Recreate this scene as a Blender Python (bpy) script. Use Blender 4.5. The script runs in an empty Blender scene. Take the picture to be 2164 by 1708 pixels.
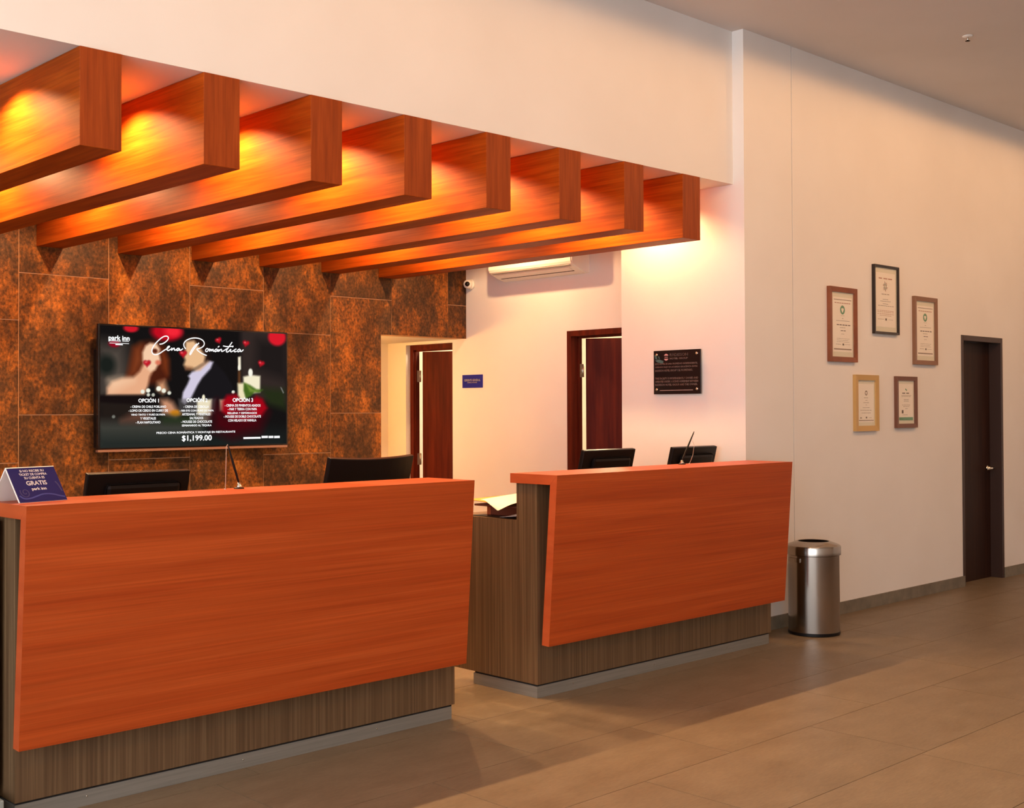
import bpy, bmesh, math, random
import numpy as np
from mathutils import Vector, Matrix
random.seed(7)
D = bpy.data
C = bpy.context.scene.collection
sc = bpy.context.scene

# ------------------------------------------------------------------ camera
cam_d = D.cameras.new('camera'); cam = D.objects.new('camera', cam_d); C.objects.link(cam)
cr, cu, cf = Vector((0.718669, -0.695341, -0.00393)), Vector((-0.007374, -0.013273, 0.999885)), Vector((0.695313, 0.718558, 0.014667))
cam.matrix_world = Matrix(((cr.x, cu.x, -cf.x, 0), (cr.y, cu.y, -cf.y, 0), (cr.z, cu.z, -cf.z, 1.48), (0, 0, 0, 1)))
cam_d.sensor_fit = 'HORIZONTAL'; cam_d.sensor_width = 36.0
cam_d.lens = 36.0 * 2575.09 / 2164.0
cam_d.shift_y = (828.745 - 854.0) / 2164.0
cam_d.clip_start = 0.05
sc.camera = cam

# ------------------------------------------------------------------ world, lamps, exposure
w = D.worlds.new('sky'); sc.world = w; w.use_nodes = True
bgn = w.node_tree.nodes['Background']
bgn.inputs[0].default_value = (0.90, 0.95, 1.0, 1); bgn.inputs[1].default_value = 5.2
sc.view_settings.view_transform = 'Standard'; sc.view_settings.look = 'None'
sc.view_settings.exposure = 0.0; sc.view_settings.gamma = 1.0; sc.view_settings.use_curve_mapping = False

WARM = (1.0, 0.60, 0.28)
LOBBY = (1.0, 0.52, 0.21)
def lamp(name, kind, loc, energy, color, rad=0.04, size=120, blend=0.5, rot=None):
    l = D.lights.new(name, kind); l.energy = energy; l.color = color
    if kind in ('SPOT', 'POINT'): l.shadow_soft_size = rad
    if kind == 'SPOT': l.spot_size = math.radians(size); l.spot_blend = blend
    o = D.objects.new(name, l); C.objects.link(o); o.location = loc
    if rot: o.rotation_euler = rot
    return o
BX, BP, BW = 2.1696, 0.5627, 0.1803          # beams: first left face, pitch, width
for i in range(-1, 8):                       # recessed downlights in the bays between the beams
    x = BX + BW + (BP - BW) / 2 + i * BP
    k = 1.0
    if i == 7: x = 6.475; k = 0.62
    lamp('alcove_downlight', 'SPOT', (x, 5.36, 2.955), 100 * k, WARM, 0.016, 146, 0.55)
    lamp('alcove_downlight', 'SPOT', (x, 6.92, 2.955), 84 * k, WARM, 0.022, 160, 0.3)
for x in (1.2, 3.6, 6.0, 8.4, 10.8):         # recessed downlights in the lobby ceiling
    for y, en in ((0.1, 36), (2.5, 56 if x < 8 else 74)):
        lamp('lobby_downlight', 'SPOT', (x, y, 3.93), en, LOBBY, 0.06, 178, 0.06)
lamp('corridor_lamp', 'POINT', (5.7, 8.5, 1.95), 46, (1.0, 0.52, 0.13), 0.08)
lamp('office_lamp', 'POINT', (8.2, 7.0, 2.4), 170, (1.0, 0.72, 0.42), 0.12)

sc.cycles.max_bounces = 6; sc.cycles.adaptive_threshold = 0.02
# ------------------------------------------------------------------ materials
def lin(c):
    return tuple(((v / 255) / 12.92 if v / 255 <= 0.04045 else ((v / 255 + 0.055) / 1.055) ** 2.4) for v in c)
MATS = {}
def mat(name, col, rough=0.5, metal=0.0, spec=0.5, coat=0.0, emit=None, estr=1.0):
    m = D.materials.new(name); m.use_nodes = True; b = m.node_tree.nodes['Principled BSDF']
    b.inputs['Base Color'].default_value = (*lin(col), 1); b.inputs['Roughness'].default_value = rough
    b.inputs['Metallic'].default_value = metal; b.inputs['Specular IOR Level'].default_value = spec
    b.inputs['Coat Weight'].default_value = coat
    if emit:
        b.inputs['Emission Color'].default_value = (*lin(emit), 1); b.inputs['Emission Strength'].default_value = estr
    MATS[name] = m
    return m
def nodes_of(m): return m.node_tree.nodes, m.node_tree.links, m.node_tree.nodes['Principled BSDF']
def noise_mat(name, cols, pos, scale=(1, 1, 1), nscale=3.0, detail=6, rough=0.5, distort=0.0, rand=False, bump=0.0, fine=None, spec=0.5, nrough=0.55, metal=0.0, rotx=None):
    """colour ramp over stretched noise in object space; fine = (scale vec, strength) multiplies a second finer noise"""
    m = mat(name, (128, 128, 128), rough, metal, spec); N, L, b = nodes_of(m)
    tc = N.new('ShaderNodeTexCoord'); mp = N.new('ShaderNodeMapping'); mp.inputs['Scale'].default_value = scale
    vec = tc.outputs['Object']
    if rand:
        oi = N.new('ShaderNodeObjectInfo'); mul = N.new('ShaderNodeVectorMath'); mul.operation = 'SCALE'; mul.inputs['Scale'].default_value = 37.0
        cb = N.new('ShaderNodeCombineXYZ')
        for k in range(3): L.new(oi.outputs['Random'], cb.inputs[k])
        L.new(cb.outputs[0], mul.inputs[0]); ad = N.new('ShaderNodeVectorMath'); L.new(vec, ad.inputs[0]); L.new(mul.outputs[0], ad.inputs[1]); vec = ad.outputs[0]
    L.new(vec, mp.inputs['Vector'])
    nz = N.new('ShaderNodeTexNoise'); nz.inputs['Scale'].default_value = nscale; nz.inputs['Detail'].default_value = detail
    nz.inputs['Distortion'].default_value = distort; nz.inputs['Roughness'].default_value = nrough
    L.new(mp.outputs[0], nz.inputs['Vector'])
    rp = N.new('ShaderNodeValToRGB'); L.new(nz.outputs['Fac'], rp.inputs[0])
    e = rp.color_ramp.elements
    while len(e) < len(cols): e.new(0.5)
    for k, (c, q) in enumerate(zip(cols, pos)): e[k].position = q; e[k].color = (*lin(c), 1)
    out = rp.outputs[0]
    if fine:
        m2 = N.new('ShaderNodeMapping'); m2.inputs['Scale'].default_value = fine[0]; L.new(vec, m2.inputs['Vector'])
        n2 = N.new('ShaderNodeTexNoise'); n2.inputs['Scale'].default_value = 1.0; n2.inputs['Detail'].default_value = 4; L.new(m2.outputs[0], n2.inputs['Vector'])
        mr = N.new('ShaderNodeMapRange'); mr.inputs[1].default_value = 0.3; mr.inputs[2].default_value = 0.7
        mr.inputs[3].default_value = 1 - fine[1]; mr.inputs[4].default_value = 1 + fine[1]; L.new(n2.outputs['Fac'], mr.inputs[0])
        vm = N.new('ShaderNodeVectorMath'); vm.operation = 'SCALE'; L.new(out, vm.inputs[0]); L.new(mr.outputs[0], vm.inputs['Scale']); out = vm.outputs[0]
    L.new(out, b.inputs['Base Color'])
    if bump:
        bp = N.new('ShaderNodeBump'); bp.inputs['Strength'].default_value = bump; bp.inputs['Distance'].default_value = 0.002
        L.new(nz.outputs['Fac'], bp.inputs['Height']); L.new(bp.outputs[0], b.inputs['Normal'])
    return m
paint = noise_mat('white_paint', [(226, 220, 214), (232, 227, 222)], [0.3, 0.7], nscale=1.2, detail=3, rough=0.75, spec=0.25)
ceil_paint = noise_mat('ceiling_paint', [(214, 208, 202), (222, 216, 211)], [0.3, 0.7], nscale=0.8, detail=3, rough=0.85, spec=0.2)
counter_x = noise_mat('orange_laminate', [(158, 61, 19), (170, 71, 25), (182, 81, 33)], [0.3, 0.52, 0.72], scale=(0.22, 6, 10), nscale=2.6, detail=5, rough=0.42, spec=0.28, distort=0.7, fine=((1.6, 60, 170), 0.15))
counter_end = noise_mat('orange_laminate_edge', [(176, 72, 32), (188, 84, 42)], [0.35, 0.65], scale=(6, 1, 3), nscale=3, rough=0.3, spec=0.8, fine=((40, 6, 30), 0.08))
beam_side = noise_mat('beam_veneer_long', [(134, 54, 8), (152, 66, 11), (168, 80, 18)], [0.3, 0.5, 0.72], scale=(7, 0.5, 9), nscale=2.4, detail=5, rough=0.5, spec=0.10, distort=0.9, rand=True, fine=((50, 2.5, 120), 0.16))
beam_front = noise_mat('beam_veneer_end', [(128, 50, 10), (142, 58, 13), (154, 66, 18)], [0.3, 0.5, 0.7], scale=(12, 7, 0.8), nscale=3, detail=5, rough=0.5, spec=0.18, rand=True, fine=((160, 50, 5), 0.12))
brown_lam = noise_mat('brown_laminate', [(82, 58, 37), (101, 75, 50), (120, 93, 65)], [0.3, 0.5, 0.7], scale=(46, 46, 0.6), nscale=1.6, detail=4, rough=0.42, fine=((330, 330, 2.2), 0.15))
rust = noise_mat('rust_tile', [(48, 31, 18), (82, 50, 22), (140, 80, 26), (180, 116, 46)], [0.38, 0.49, 0.59, 0.70], scale=(1, 1, 0.62), nscale=3.0, detail=15, rough=0.45, distort=0.0, rand=True, bump=0.10, fine=((60, 60, 46), 0.6), nrough=0.82, spec=0.3)
grout = mat('pale_grout', (196, 150, 112), 0.9)
floor_m = noise_mat('stone_floor', [(111, 94, 73), (118, 101, 80), (125, 108, 87)], [0.3, 0.5, 0.72], scale=(0.9, 2.2, 1), nscale=4.0, detail=10, rough=0.46, rand=True, fine=((30, 150, 30), 0.12), bump=0.05, spec=0.4)
floor_joint = mat('floor_joint', (92, 77, 62), 0.8)
base_stone = noise_mat('baseboard_stone', [(104, 96, 82), (124, 115, 99)], [0.35, 0.65], nscale=9, rough=0.55)
steel_strip = noise_mat('brushed_aluminium', [(122, 118, 110), (134, 129, 121)], [0.35, 0.65], scale=(1, 1, 40), nscale=3, rough=0.5, metal=0.25)
dark_gap = mat('shadow_gap_black', (22, 16, 12), 0.8)
door_red = noise_mat('mahogany', [(66, 16, 7), (82, 24, 11), (98, 33, 15)], [0.3, 0.5, 0.7], scale=(9, 9, 0.6), nscale=2.6, detail=4, rough=0.6, spec=0.15, fine=((90, 90, 3), 0.12))
door_dark = noise_mat('dark_walnut', [(36, 18, 11), (44, 23, 14), (52, 29, 18)], [0.3, 0.5, 0.7], scale=(14, 14, 0.6), nscale=2.4, detail=4, rough=0.42, spec=0.12, fine=((120, 120, 3), 0.12))
door_frame = mat('dark_frame', (56, 34, 24), 0.45)
chrome = mat('chrome', (225, 220, 212), 0.16, 1.0)
hinge_m = mat('steel_hinge', (190, 182, 170), 0.32, 0.9)
black = mat('black_plastic', (17, 13, 13), 0.4, 0.0, 0.22)
black_gloss = mat('black_gloss', (16, 13, 13), 0.15)
white_pl = mat('white_plastic', (236, 232, 224), 0.4)
grey_pl = mat('grey_plastic', (168, 160, 150), 0.45)
dark_slot = mat('dark_slot', (46, 34, 26), 0.7)
blue_sign = mat('navy_sign', (22, 26, 140), 0.5, 0.0, 0.1)
navy_card = mat('navy_card', (36, 32, 92), 0.45, 0.0, 0.15)
navy_light = mat('blue_print', (56, 62, 136), 0.4)
navy_mid = mat('blue_swirl_print', (50, 44, 98), 0.4)
white_card = mat('white_card', (238, 232, 226), 0.5)
white_ink = mat('white_ink', (244, 238, 238), 0.5)
sign_ink = mat('sign_ink', (225, 218, 228), 0.5)
plaque_ink = mat('plaque_ink', (188, 160, 152), 0.5)
plaque_pink = mat('plaque_emblem', (205, 150, 150), 0.5)
plaque_teal = mat('plaque_teal', (70, 105, 104), 0.4)
plaque_m = mat('plaque_acrylic', (26, 14, 12), 0.12)
paper_m = noise_mat('certificate_paper', [(240, 230, 214), (245, 236, 221)], [0.3, 0.7], nscale=4, rough=0.6)
mount_m = mat('mount_board', (222, 216, 192), 0.6)
ink_m = mat('grey_ink', (140, 118, 96), 0.6)
ink_dark = mat('dark_ink', (92, 74, 58), 0.6)
ink_red = mat('red_ink', (176, 118, 92), 0.6)
ink_green = mat('green_ink', (92, 146, 108), 0.6)
fr_brown = noise_mat('frame_brown', [(120, 62, 34), (140, 76, 44)], [0.35, 0.65], nscale=9, rough=0.4)
fr_black = mat('frame_black', (34, 22, 16), 0.35)
fr_tan = mat('frame_taupe', (132, 92, 66), 0.38)
fr_gold = mat('frame_gold', (208, 168, 106), 0.3, 0.55)
fr_plum = mat('frame_plum_brown', (112, 70, 52), 0.38)
steel_bin = mat('bin_steel', (172, 163, 154), 0.19, 1.0)
orange_paper = mat('orange_paper', (232, 150, 46), 0.6)
cream_paper = mat('cream_paper', (244, 234, 206), 0.6)
white_paper = mat('white_sheet', (222, 214, 214), 0.6)
red_book = mat('brown_book', (124, 58, 38), 0.5)
book_spine = mat('orange_spine', (190, 84, 40), 0.5)
grey_cab = mat('grey_metal', (150, 156, 150), 0.5, 0.2)
bezel_silver = mat('bezel_silver', (170, 130, 112), 0.35, 0.6)
brass_chain = mat('bead_chain', (220, 205, 195), 0.3, 0.6)
glass_m = D.materials.new('picture_glass'); glass_m.use_nodes = True
_N, _L = glass_m.node_tree.nodes, glass_m.node_tree.links
_N.remove(_N['Principled BSDF']); _t = _N.new('ShaderNodeBsdfTransparent'); _g = _N.new('ShaderNodeBsdfGlossy'); _g.inputs['Roughness'].default_value = 0.03
_f = _N.new('ShaderNodeValue'); _f.outputs[0].default_value = 0.045; _x = _N.new('ShaderNodeMixShader')
_L.new(_f.outputs[0], _x.inputs[0]); _L.new(_t.outputs[0], _x.inputs[1]); _L.new(_g.outputs[0], _x.inputs[2]); _L.new(_x.outputs[0], _N['Material Output'].inputs[0])
def emission_mat(name, attr=None, col=(255, 255, 255), strength=1.0):
    m = D.materials.new(name); m.use_nodes = True; N, L = m.node_tree.nodes, m.node_tree.links
    N.remove(N['Principled BSDF']); e = N.new('ShaderNodeEmission'); e.inputs[1].default_value = strength
    e.inputs[0].default_value = (*lin(col), 1)
    if attr:
        a = N.new('ShaderNodeAttribute'); a.attribute_name = attr; L.new(a.outputs['Color'], e.inputs[0])
    L.new(e.outputs[0], N['Material Output'].inputs[0])
    return m
screen_m = emission_mat('screen_picture', 'paint', strength=0.95)
screen_w = emission_mat('screen_white', None, (255, 255, 255), 1.05)

# ------------------------------------------------------------------ mesh helpers
def box(bm, x0, x1, y0, y1, z0, z1, mi=0, bev=0.0):
    vs = [bm.verts.new(v) for v in ((x0, y0, z0), (x1, y0, z0), (x1, y1, z0), (x0, y1, z0), (x0, y0, z1), (x1, y0, z1), (x1, y1, z1), (x0, y1, z1))]
    fs = []
    for q in ((0, 3, 2, 1), (4, 5, 6, 7), (0, 1, 5, 4), (1, 2, 6, 5), (2, 3, 7, 6), (3, 0, 4, 7)):
        f = bm.faces.new([vs[k] for k in q]); f.material_index = mi; fs.append(f)
    if bev:
        es = {e for f in fs for e in f.edges}
        bmesh.ops.bevel(bm, geom=list(es), offset=bev, segments=2, affect='EDGES', profile=0.5)
    return fs
def prism(bm, pts, axis, a0, a1, mi=0):
    """polygon pts extruded along axis from a0 to a1 (pts hold the two other coordinates in xyz order)"""
    def v3(p, a):
        return {'X': (a, p[0], p[1]), 'Y': (p[0], a, p[1]), 'Z': (p[0], p[1], a)}[axis]
    A = [bm.verts.new(v3(p, a0)) for p in pts]; B = [bm.verts.new(v3(p, a1)) for p in pts]
    n = len(pts); fs = [bm.faces.new(A), bm.faces.new(B[::-1])]
    for k in range(n): fs.append(bm.faces.new((A[k], B[k], B[(k + 1) % n], A[(k + 1) % n])))
    for f in fs: f.material_index = mi
    bmesh.ops.recalc_face_normals(bm, faces=fs)
    return fs
def tube(bm, pts, r, n=10, mi=0, cap=True):
    pts = [Vector(p) for p in pts]; rs = r if isinstance(r, (list, tuple)) else [r] * len(pts); rings = []
    for k, p in enumerate(pts):
        t = (pts[min(k + 1, len(pts) - 1)] - pts[max(k - 1, 0)]).normalized()
        a = t.cross(Vector((0, 0, 1)) if abs(t.z) < 0.95 else Vector((1, 0, 0))).normalized(); b = t.cross(a)
        rings.append([bm.verts.new(p + (a * math.cos(2 * math.pi * j / n) + b * math.sin(2 * math.pi * j / n)) * rs[k]) for j in range(n)])
    fs = []
    for k in range(len(rings) - 1):
        for j in range(n): fs.append(bm.faces.new((rings[k][j], rings[k][(j + 1) % n], rings[k + 1][(j + 1) % n], rings[k + 1][j])))
    if cap: fs += [bm.faces.new(rings[0][::-1]), bm.faces.new(rings[-1])]
    for f in fs: f.material_index = mi; f.smooth = True
    bmesh.ops.recalc_face_normals(bm, faces=fs)
def lathe(bm, prof, c, n=48, axis='Z', mi=0):
    rings = []
    for r, h in prof:
        ring = []
        for j in range(n):
            a = 2 * math.pi * j / n; ca, sa = math.cos(a) * r, math.sin(a) * r
            ring.append(bm.verts.new({'Z': (c[0] + ca, c[1] + sa, c[2] + h), 'X': (c[0] + h, c[1] + ca, c[2] + sa), 'Y': (c[0] + ca, c[1] + h, c[2] + sa)}[axis]))
        rings.append(ring)
    fs = []
    for k in range(len(rings) - 1):
        for j in range(n): fs.append(bm.faces.new((rings[k][j], rings[k][(j + 1) % n], rings[k + 1][(j + 1) % n], rings[k + 1][j])))
    fs += [bm.faces.new(rings[0][::-1]), bm.faces.new(rings[-1])]
    for f in fs: f.material_index = mi; f.smooth = True
    bmesh.ops.recalc_face_normals(bm, faces=fs)
def wloc(o):
    v = Vector((0, 0, 0))
    while o: v += o.location; o = o.parent
    return v
def obj(name, bm, mats, parent=None, base=None, sharp=None):
    """one mesh object from a bmesh in world coordinates; base = its origin (default: the parent's)"""
    b = Vector(base) if base is not None else (wloc(parent) if parent else Vector((0, 0, 0)))
    bmesh.ops.translate(bm, verts=bm.verts, vec=-b)
    me = D.meshes.new(name); bm.to_mesh(me); bm.free()
    for m in (mats if isinstance(mats, (list, tuple)) else [mats]): me.materials.append(m)
    if sharp:
        me.set_sharp_from_angle(angle=math.radians(sharp))
    o = D.objects.new(name, me); C.objects.link(o)
    if name in ('lettering', 'print', 'bead_chain', 'wave_print', 'script_title', 'corner_print', 'emblem', 'grip'): o['kind'] = 'stuff'   # print too fine to pick apart
    if parent: o.parent = parent; o.location = b - wloc(parent)
    else: o.location = b
    return o
def tag(o, label, cat, group=None):
    o['label'] = label; o['category'] = cat
    if group: o['group'] = group
    return o
def thing(name, loc, label, cat, group=None):
    o = D.objects.new(name, None); C.objects.link(o); o.location = loc; o.empty_display_size = 0.1
    return tag(o, label, cat, group)
def struct(name, bm, m, label=None, base=None):
    o = obj(name, bm, m, None, base); o['kind'] = 'structure'
    if label: o['label'] = label
    return o
def B(*boxes, **k):
    bm = bmesh.new()
    for b in boxes: box(bm, *b, **k)
    return bm
# text: flat glyphs, laid out on a plane given by origin, right and up vectors
FNT = None
def text(bm, s, cx, cy, wdt, hgt, place, bold=0.0, mi=0, shear=0.0):
    cu = D.curves.new('t', 'FONT'); cu.body = s; cu.size = 1.0; cu.shear = shear; cu.resolution_u = 3
    o = D.objects.new('t', cu); C.objects.link(o); bpy.context.view_layer.update()
    me = D.meshes.new_from_object(o.evaluated_get(bpy.context.evaluated_depsgraph_get()))
    D.objects.remove(o); D.curves.remove(cu)
    if not me.vertices: return
    xs = [v.co.x for v in me.vertices]; ys = [v.co.y for v in me.vertices]
    x0, x1, y0, y1 = min(xs), max(xs), min(ys), max(ys); sx = wdt / (x1 - x0); sy = hgt / (y1 - y0)
    for q, (ox, oy) in enumerate(((-bold, 0), (bold, 0), (0, bold), (0, -bold)) if bold else ((0, 0),)):     # struck several times for weight
        vm = [bm.verts.new(Vector(place(cx + (v.co.x - (x0 + x1) / 2 + ox) * sx, cy + (v.co.y - (y0 + y1) / 2 + oy) * sy))) for v in me.vertices]
        for p in me.polygons:
            try: f = bm.faces.new([vm[k] for k in p.vertices]); f.material_index = mi
            except ValueError: pass
    D.meshes.remove(me)
def quad(bm, place, u0, u1, v0, v1, mi=0):
    f = bm.faces.new([bm.verts.new(place(*p)) for p in ((u0, v0), (u1, v0), (u1, v1), (u0, v1))]); f.material_index = mi
def ribbon(bm, pts, wd, place, mi=0):
    P = [Vector(p) for p in pts]
    for _ in range(2):                                        # smooth by corner cutting
        Q = [P[0]]
        for a, b in zip(P, P[1:]): Q += [a * 0.75 + b * 0.25, a * 0.25 + b * 0.75]
        P = Q + [P[-1]]
    L, Rr = [], []
    for k, p in enumerate(P):
        t = (P[min(k + 1, len(P) - 1)] - P[max(k - 1, 0)])
        t = t.normalized() if t.length > 1e-9 else Vector((1, 0))
        nrm = Vector((-t.y, t.x)) * wd / 2
        L.append(bm.verts.new(place(*(p + nrm)))); Rr.append(bm.verts.new(place(*(p - nrm))))
    for k in range(len(P) - 1):
        try: f = bm.faces.new((L[k], L[k + 1], Rr[k + 1], Rr[k])); f.material_index = mi
        except ValueError: pass

# ------------------------------------------------------------------ the setting
XC, YS, ZT, ZB, ZC, YW, YF, XA, YT = 6.660, 4.768, 2.970, 2.562, 3.987, 4.680, 5.746, 7.066, 7.869
ZL, YN, XO = 2.100, 8.963, 6.131
XL, YR, XR = -2.6, -5.0, 13.2
fl = struct('floor', B((XL, XR, YR, 9.3, -0.10, -0.0025)), floor_joint, 'warm grey stone tile floor of the lobby')
TL, TW = 1.195, 0.583
tile_me = None
for r in range(-5, 8):
    y0 = 4.303 + r * TW
    off = {0: 2.727, -1: 2.527, -2: 3.15, -3: 4.957}.get(r, 2.0 + (r * 0.47) % TL)
    k0 = math.floor((0.0 - off) / TL)
    for k in range(k0, k0 + 11):
        x0 = off + k * TL
        if y0 > 4.6 and x0 > 7.0: continue
        if tile_me is None:
            bm = B((-TL / 2 + 0.0015, TL / 2 - 0.0015, -TW / 2 + 0.0015, TW / 2 - 0.0015, -0.0025, 0.0))
            t = obj('floor_tile', bm, floor_m, fl); tile_me = t.data
        else:
            t = D.objects.new('floor_tile', tile_me); C.objects.link(t); t.parent = fl
        t.location = (x0 + TL / 2, y0 + TW / 2, 0)
struct('ceiling', B((XL, XR, YR, YW + 0.4, ZC, ZC + 0.1)), ceil_paint, 'plain lobby ceiling, dim and warm')
struct('wall_bulkhead', B((XL, XC, YS, YS + 0.12, ZT, ZC)), paint, 'white bulkhead above the row of beams')
struct('ceiling_alcove', B((XL, XC + 0.4, YS + 0.12, 9.1, ZT, ZT + 0.1)), paint, 'lowered white ceiling over the reception alcove')
struct('wall_pier', B((XC, 7.221, YW, YF, 0, ZC)), paint, 'white pier at the right end of the reception alcove')
struct('wall_right', B((7.229, 9.726, YW, YW + 0.22, 0, ZC), (9.726, 10.501, YW, YW + 0.22, 2.090, ZC), (10.501, XR, YW, YW + 0.22, 0, ZC)), paint, 'warm white wall with certificates and dark door')
struct('trim_1', B((7.2215, 7.2285, YW + 0.012, YW + 0.2, 0, ZC)), mat('joint_filler', (150, 130, 110), 0.8), 'thin vertical joint in the right wall')
struct('wall_end', B((XR, XR + 0.1, YR, YW + 0.3, 0, ZC)), paint)
struct('wall_rear', B((XL, XR, YR - 0.1, YR, 0, ZC)), paint)
struct('wall_office', B((XA, XA + 0.12, YF, 5.90, 0, ZT), (XA, XA + 0.12, 5.90, 6.667, 2.106, ZT), (XA, XA + 0.12, 6.667, 8.053, 0, ZT), (XA, XA + 0.12, 8.053, 8.700, 2.075, ZT), (XA, XA + 0.12, 8.700, 9.08, 0, ZT)), paint, 'cream side wall with the air conditioner and two red doors')
struct('wall_niche', B((3.0, XA, YN, YN + 0.1, 0, ZT)), paint, 'end wall of the passage behind the tiled wall')
struct('ceiling_niche', B((3.0, XA, YT + 0.14, YN, ZL, ZL + 0.08)), paint, 'low ceiling of the passage behind the tiled wall')
struct('wall_storeroom', B((9.6, 9.7, 5.0, 9.3, 0, 2.8), (7.19, 9.6, 9.1, 9.2, 0, 2.8)), paint)
struct('ceiling_storeroom', B((7.19, 9.7, 4.95, 9.2, 2.8, 2.9)), ceil_paint)
# facade on the left: glazing bars of the entrance front
win = struct('window_1', B(*[(XL - 0.06, XL, y - 0.04, y + 0.04, 0, 3.8) for y in (-4.9, -2.6, -0.3, 2.0, 4.3)], (XL - 0.06, XL, YR, YS, 3.8, 3.88), (XL - 0.06, XL, YR, YS, 0, 0.08)), grey_cab)
struct('wall_left', B((XL - 0.1, XL, YR, YS + 0.1, 3.88, ZC), (XL - 0.1, XL, YS + 0.1, 9.1, 0, ZT)), paint)
struct('wall_corridor', B((3.0, 3.1, YT + 0.14, YN, 0, ZT)), paint)

# tiled back wall: grout bed plus one child per tile
wb = struct('wall_back', B((XL, XO, YT + 0.004, YT + 0.14, 0, ZT), (XO, XA, YT + 0.004, YT + 0.14, ZL, ZT)), grout, 'back wall clad in rust brown tiles')
ed = [3.182 + 0.6125 * k for k in range(-4, 7)] + [XA]
G = 0.0024
for k in range(len(ed) - 1):
    x0, x1 = ed[k] + G, min(ed[k + 1] - G, XA)
    jz = 2.383 if (k % 2 == 0) else 2.074
    zs = sorted([jz - 0.923 * q for q in range(0, 3)]); zs = [0.0] + [z for z in zs if z > 0.02] + [min(jz + 0.923, ZT)]
    if zs[-1] < ZT - 0.001: zs.append(ZT)
    for z0, z1 in zip(zs, zs[1:]):
        a, b = z0 + (G if z0 > 0 else 0), z1 - (G if z1 < ZT else 0)
        pts = [(x0, a), (x1, a), (x1, b), (x0, b)]
        if x1 > XO:
            if x0 >= XO:
                if b <= ZL: continue
                a = max(a, ZL); pts = [(x0, a), (x1, a), (x1, b), (x0, b)]
            elif b > ZL and a < ZL: pts = [(x0, a), (XO, a), (XO, ZL), (x1, ZL), (x1, b), (x0, b)]
            elif b <= ZL: pts = [(x0, a), (XO, a), (XO, b), (x0, b)]
        bm = bmesh.new(); prism(bm, pts, 'Y', YT, YT + 0.0045)
        obj('wall_tile', bm, rust, wb, base=((x0 + x1) / 2, YT, (a + b) / 2))

# skirting on the right wall
struct('baseboard_right', B((7.229, 9.742, YW - 0.012, YW, 0, 0.088), (10.50, XR, YW - 0.012, YW, 0, 0.088), (XC - 0.012, 7.221, YW - 0.012, YW, 0, 0.088)), base_stone, 'low grey stone skirting on the right wall')

# ------------------------------------------------------------------ doors
def door_office(n, y0, y1, ztop, ang, lab, rec=0.0):
    d = D.objects.new('door_%d' % n, None); C.objects.link(d); d.location = (XA, (y0 + y1) / 2, 0); d['kind'] = 'structure'; d['label'] = lab
    t = 0.045; xf, xb = XA - 0.006 + rec, XA + 0.125
    bm = B((xf, xb, y1 - t, y1, 0, ztop), (xf, xb, y0, y0 + t, 0, ztop), (xf, xb, y0 + t, y1 - t, ztop - t, ztop), bev=0.002)
    box(bm, XA + 0.07, XA + 0.085, y1 - t - 0.014, y1 - t, 0, ztop - t); box(bm, XA + 0.07, XA + 0.085, y0 + t, y1 - t, ztop - t - 0.014, ztop - t)
    obj('frame', bm, door_red, d)
    hy, hx = y1 - t - 0.006, xb + 0.006; wd = (y1 - y0) - 2 * t - 0.006
    dv = Vector((math.sin(ang), -math.cos(ang))); nv = Vector((-dv.y, dv.x))      # leaf swings into the office
    bm = bmesh.new(); s = Vector((hx, hy)) + dv * 0.022
    pts = [s, s + dv * wd, s + dv * wd + nv * 0.04, s + nv * 0.04]
    prism(bm, [tuple(p) for p in pts], 'Z', 0.012, ztop - t - 0.012)
    leaf = obj('leaf', bm, door_red, d)
    for z in (0.25, 0.98, 1.74):
        bm = bmesh.new(); lathe(bm, [(0.009, 0), (0.009, 0.105)], (hx - 0.002, hy + 0.0, z), 12)
        box(bm, XA + 0.088, hx, hy + 0.002, hy + 0.006, z, z + 0.105)
        obj('hinge', bm, hinge_m, d)
    return d
door_office(1, 8.053, 8.700, 2.075, math.radians(22), 'dark red wooden door standing ajar beside the tiled wall', 0.056)
door_office(2, 5.900, 6.667, 2.106, math.radians(28), 'dark red wooden door ajar under the air conditioner')
d3 = D.objects.new('door_3', None); C.objects.link(d3); d3.location = (10.113, YW, 0); d3['kind'] = 'structure'; d3['label'] = 'dark brown closed door in the right wall'
obj('frame', B((9.726, 9.762, YW - 0.006, YW + 0.2, 0, 2.090), (10.465, 10.501, YW - 0.006, YW + 0.2, 0, 2.090), (9.762, 10.465, YW - 0.006, YW + 0.2, 2.045, 2.090), bev=0.002), door_frame, d3)
lf3 = obj('leaf', B((9.764, 10.463, YW + 0.10, YW + 0.14, 0.001, 2.043)), door_dark, d3)
bm = bmesh.new(); lathe(bm, [(0.026, 0), (0.026, -0.010), (0.012, -0.014), (0.011, -0.060)], (10.405, YW + 0.10, 0.955), 20, 'Y')
tube(bm, [(10.415, YW + 0.045, 0.955), (10.36, YW + 0.038, 0.957), (10.285, YW + 0.042, 0.952)], [0.013, 0.012, 0.009], 12)
obj('handle', bm, chrome, lf3)

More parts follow.
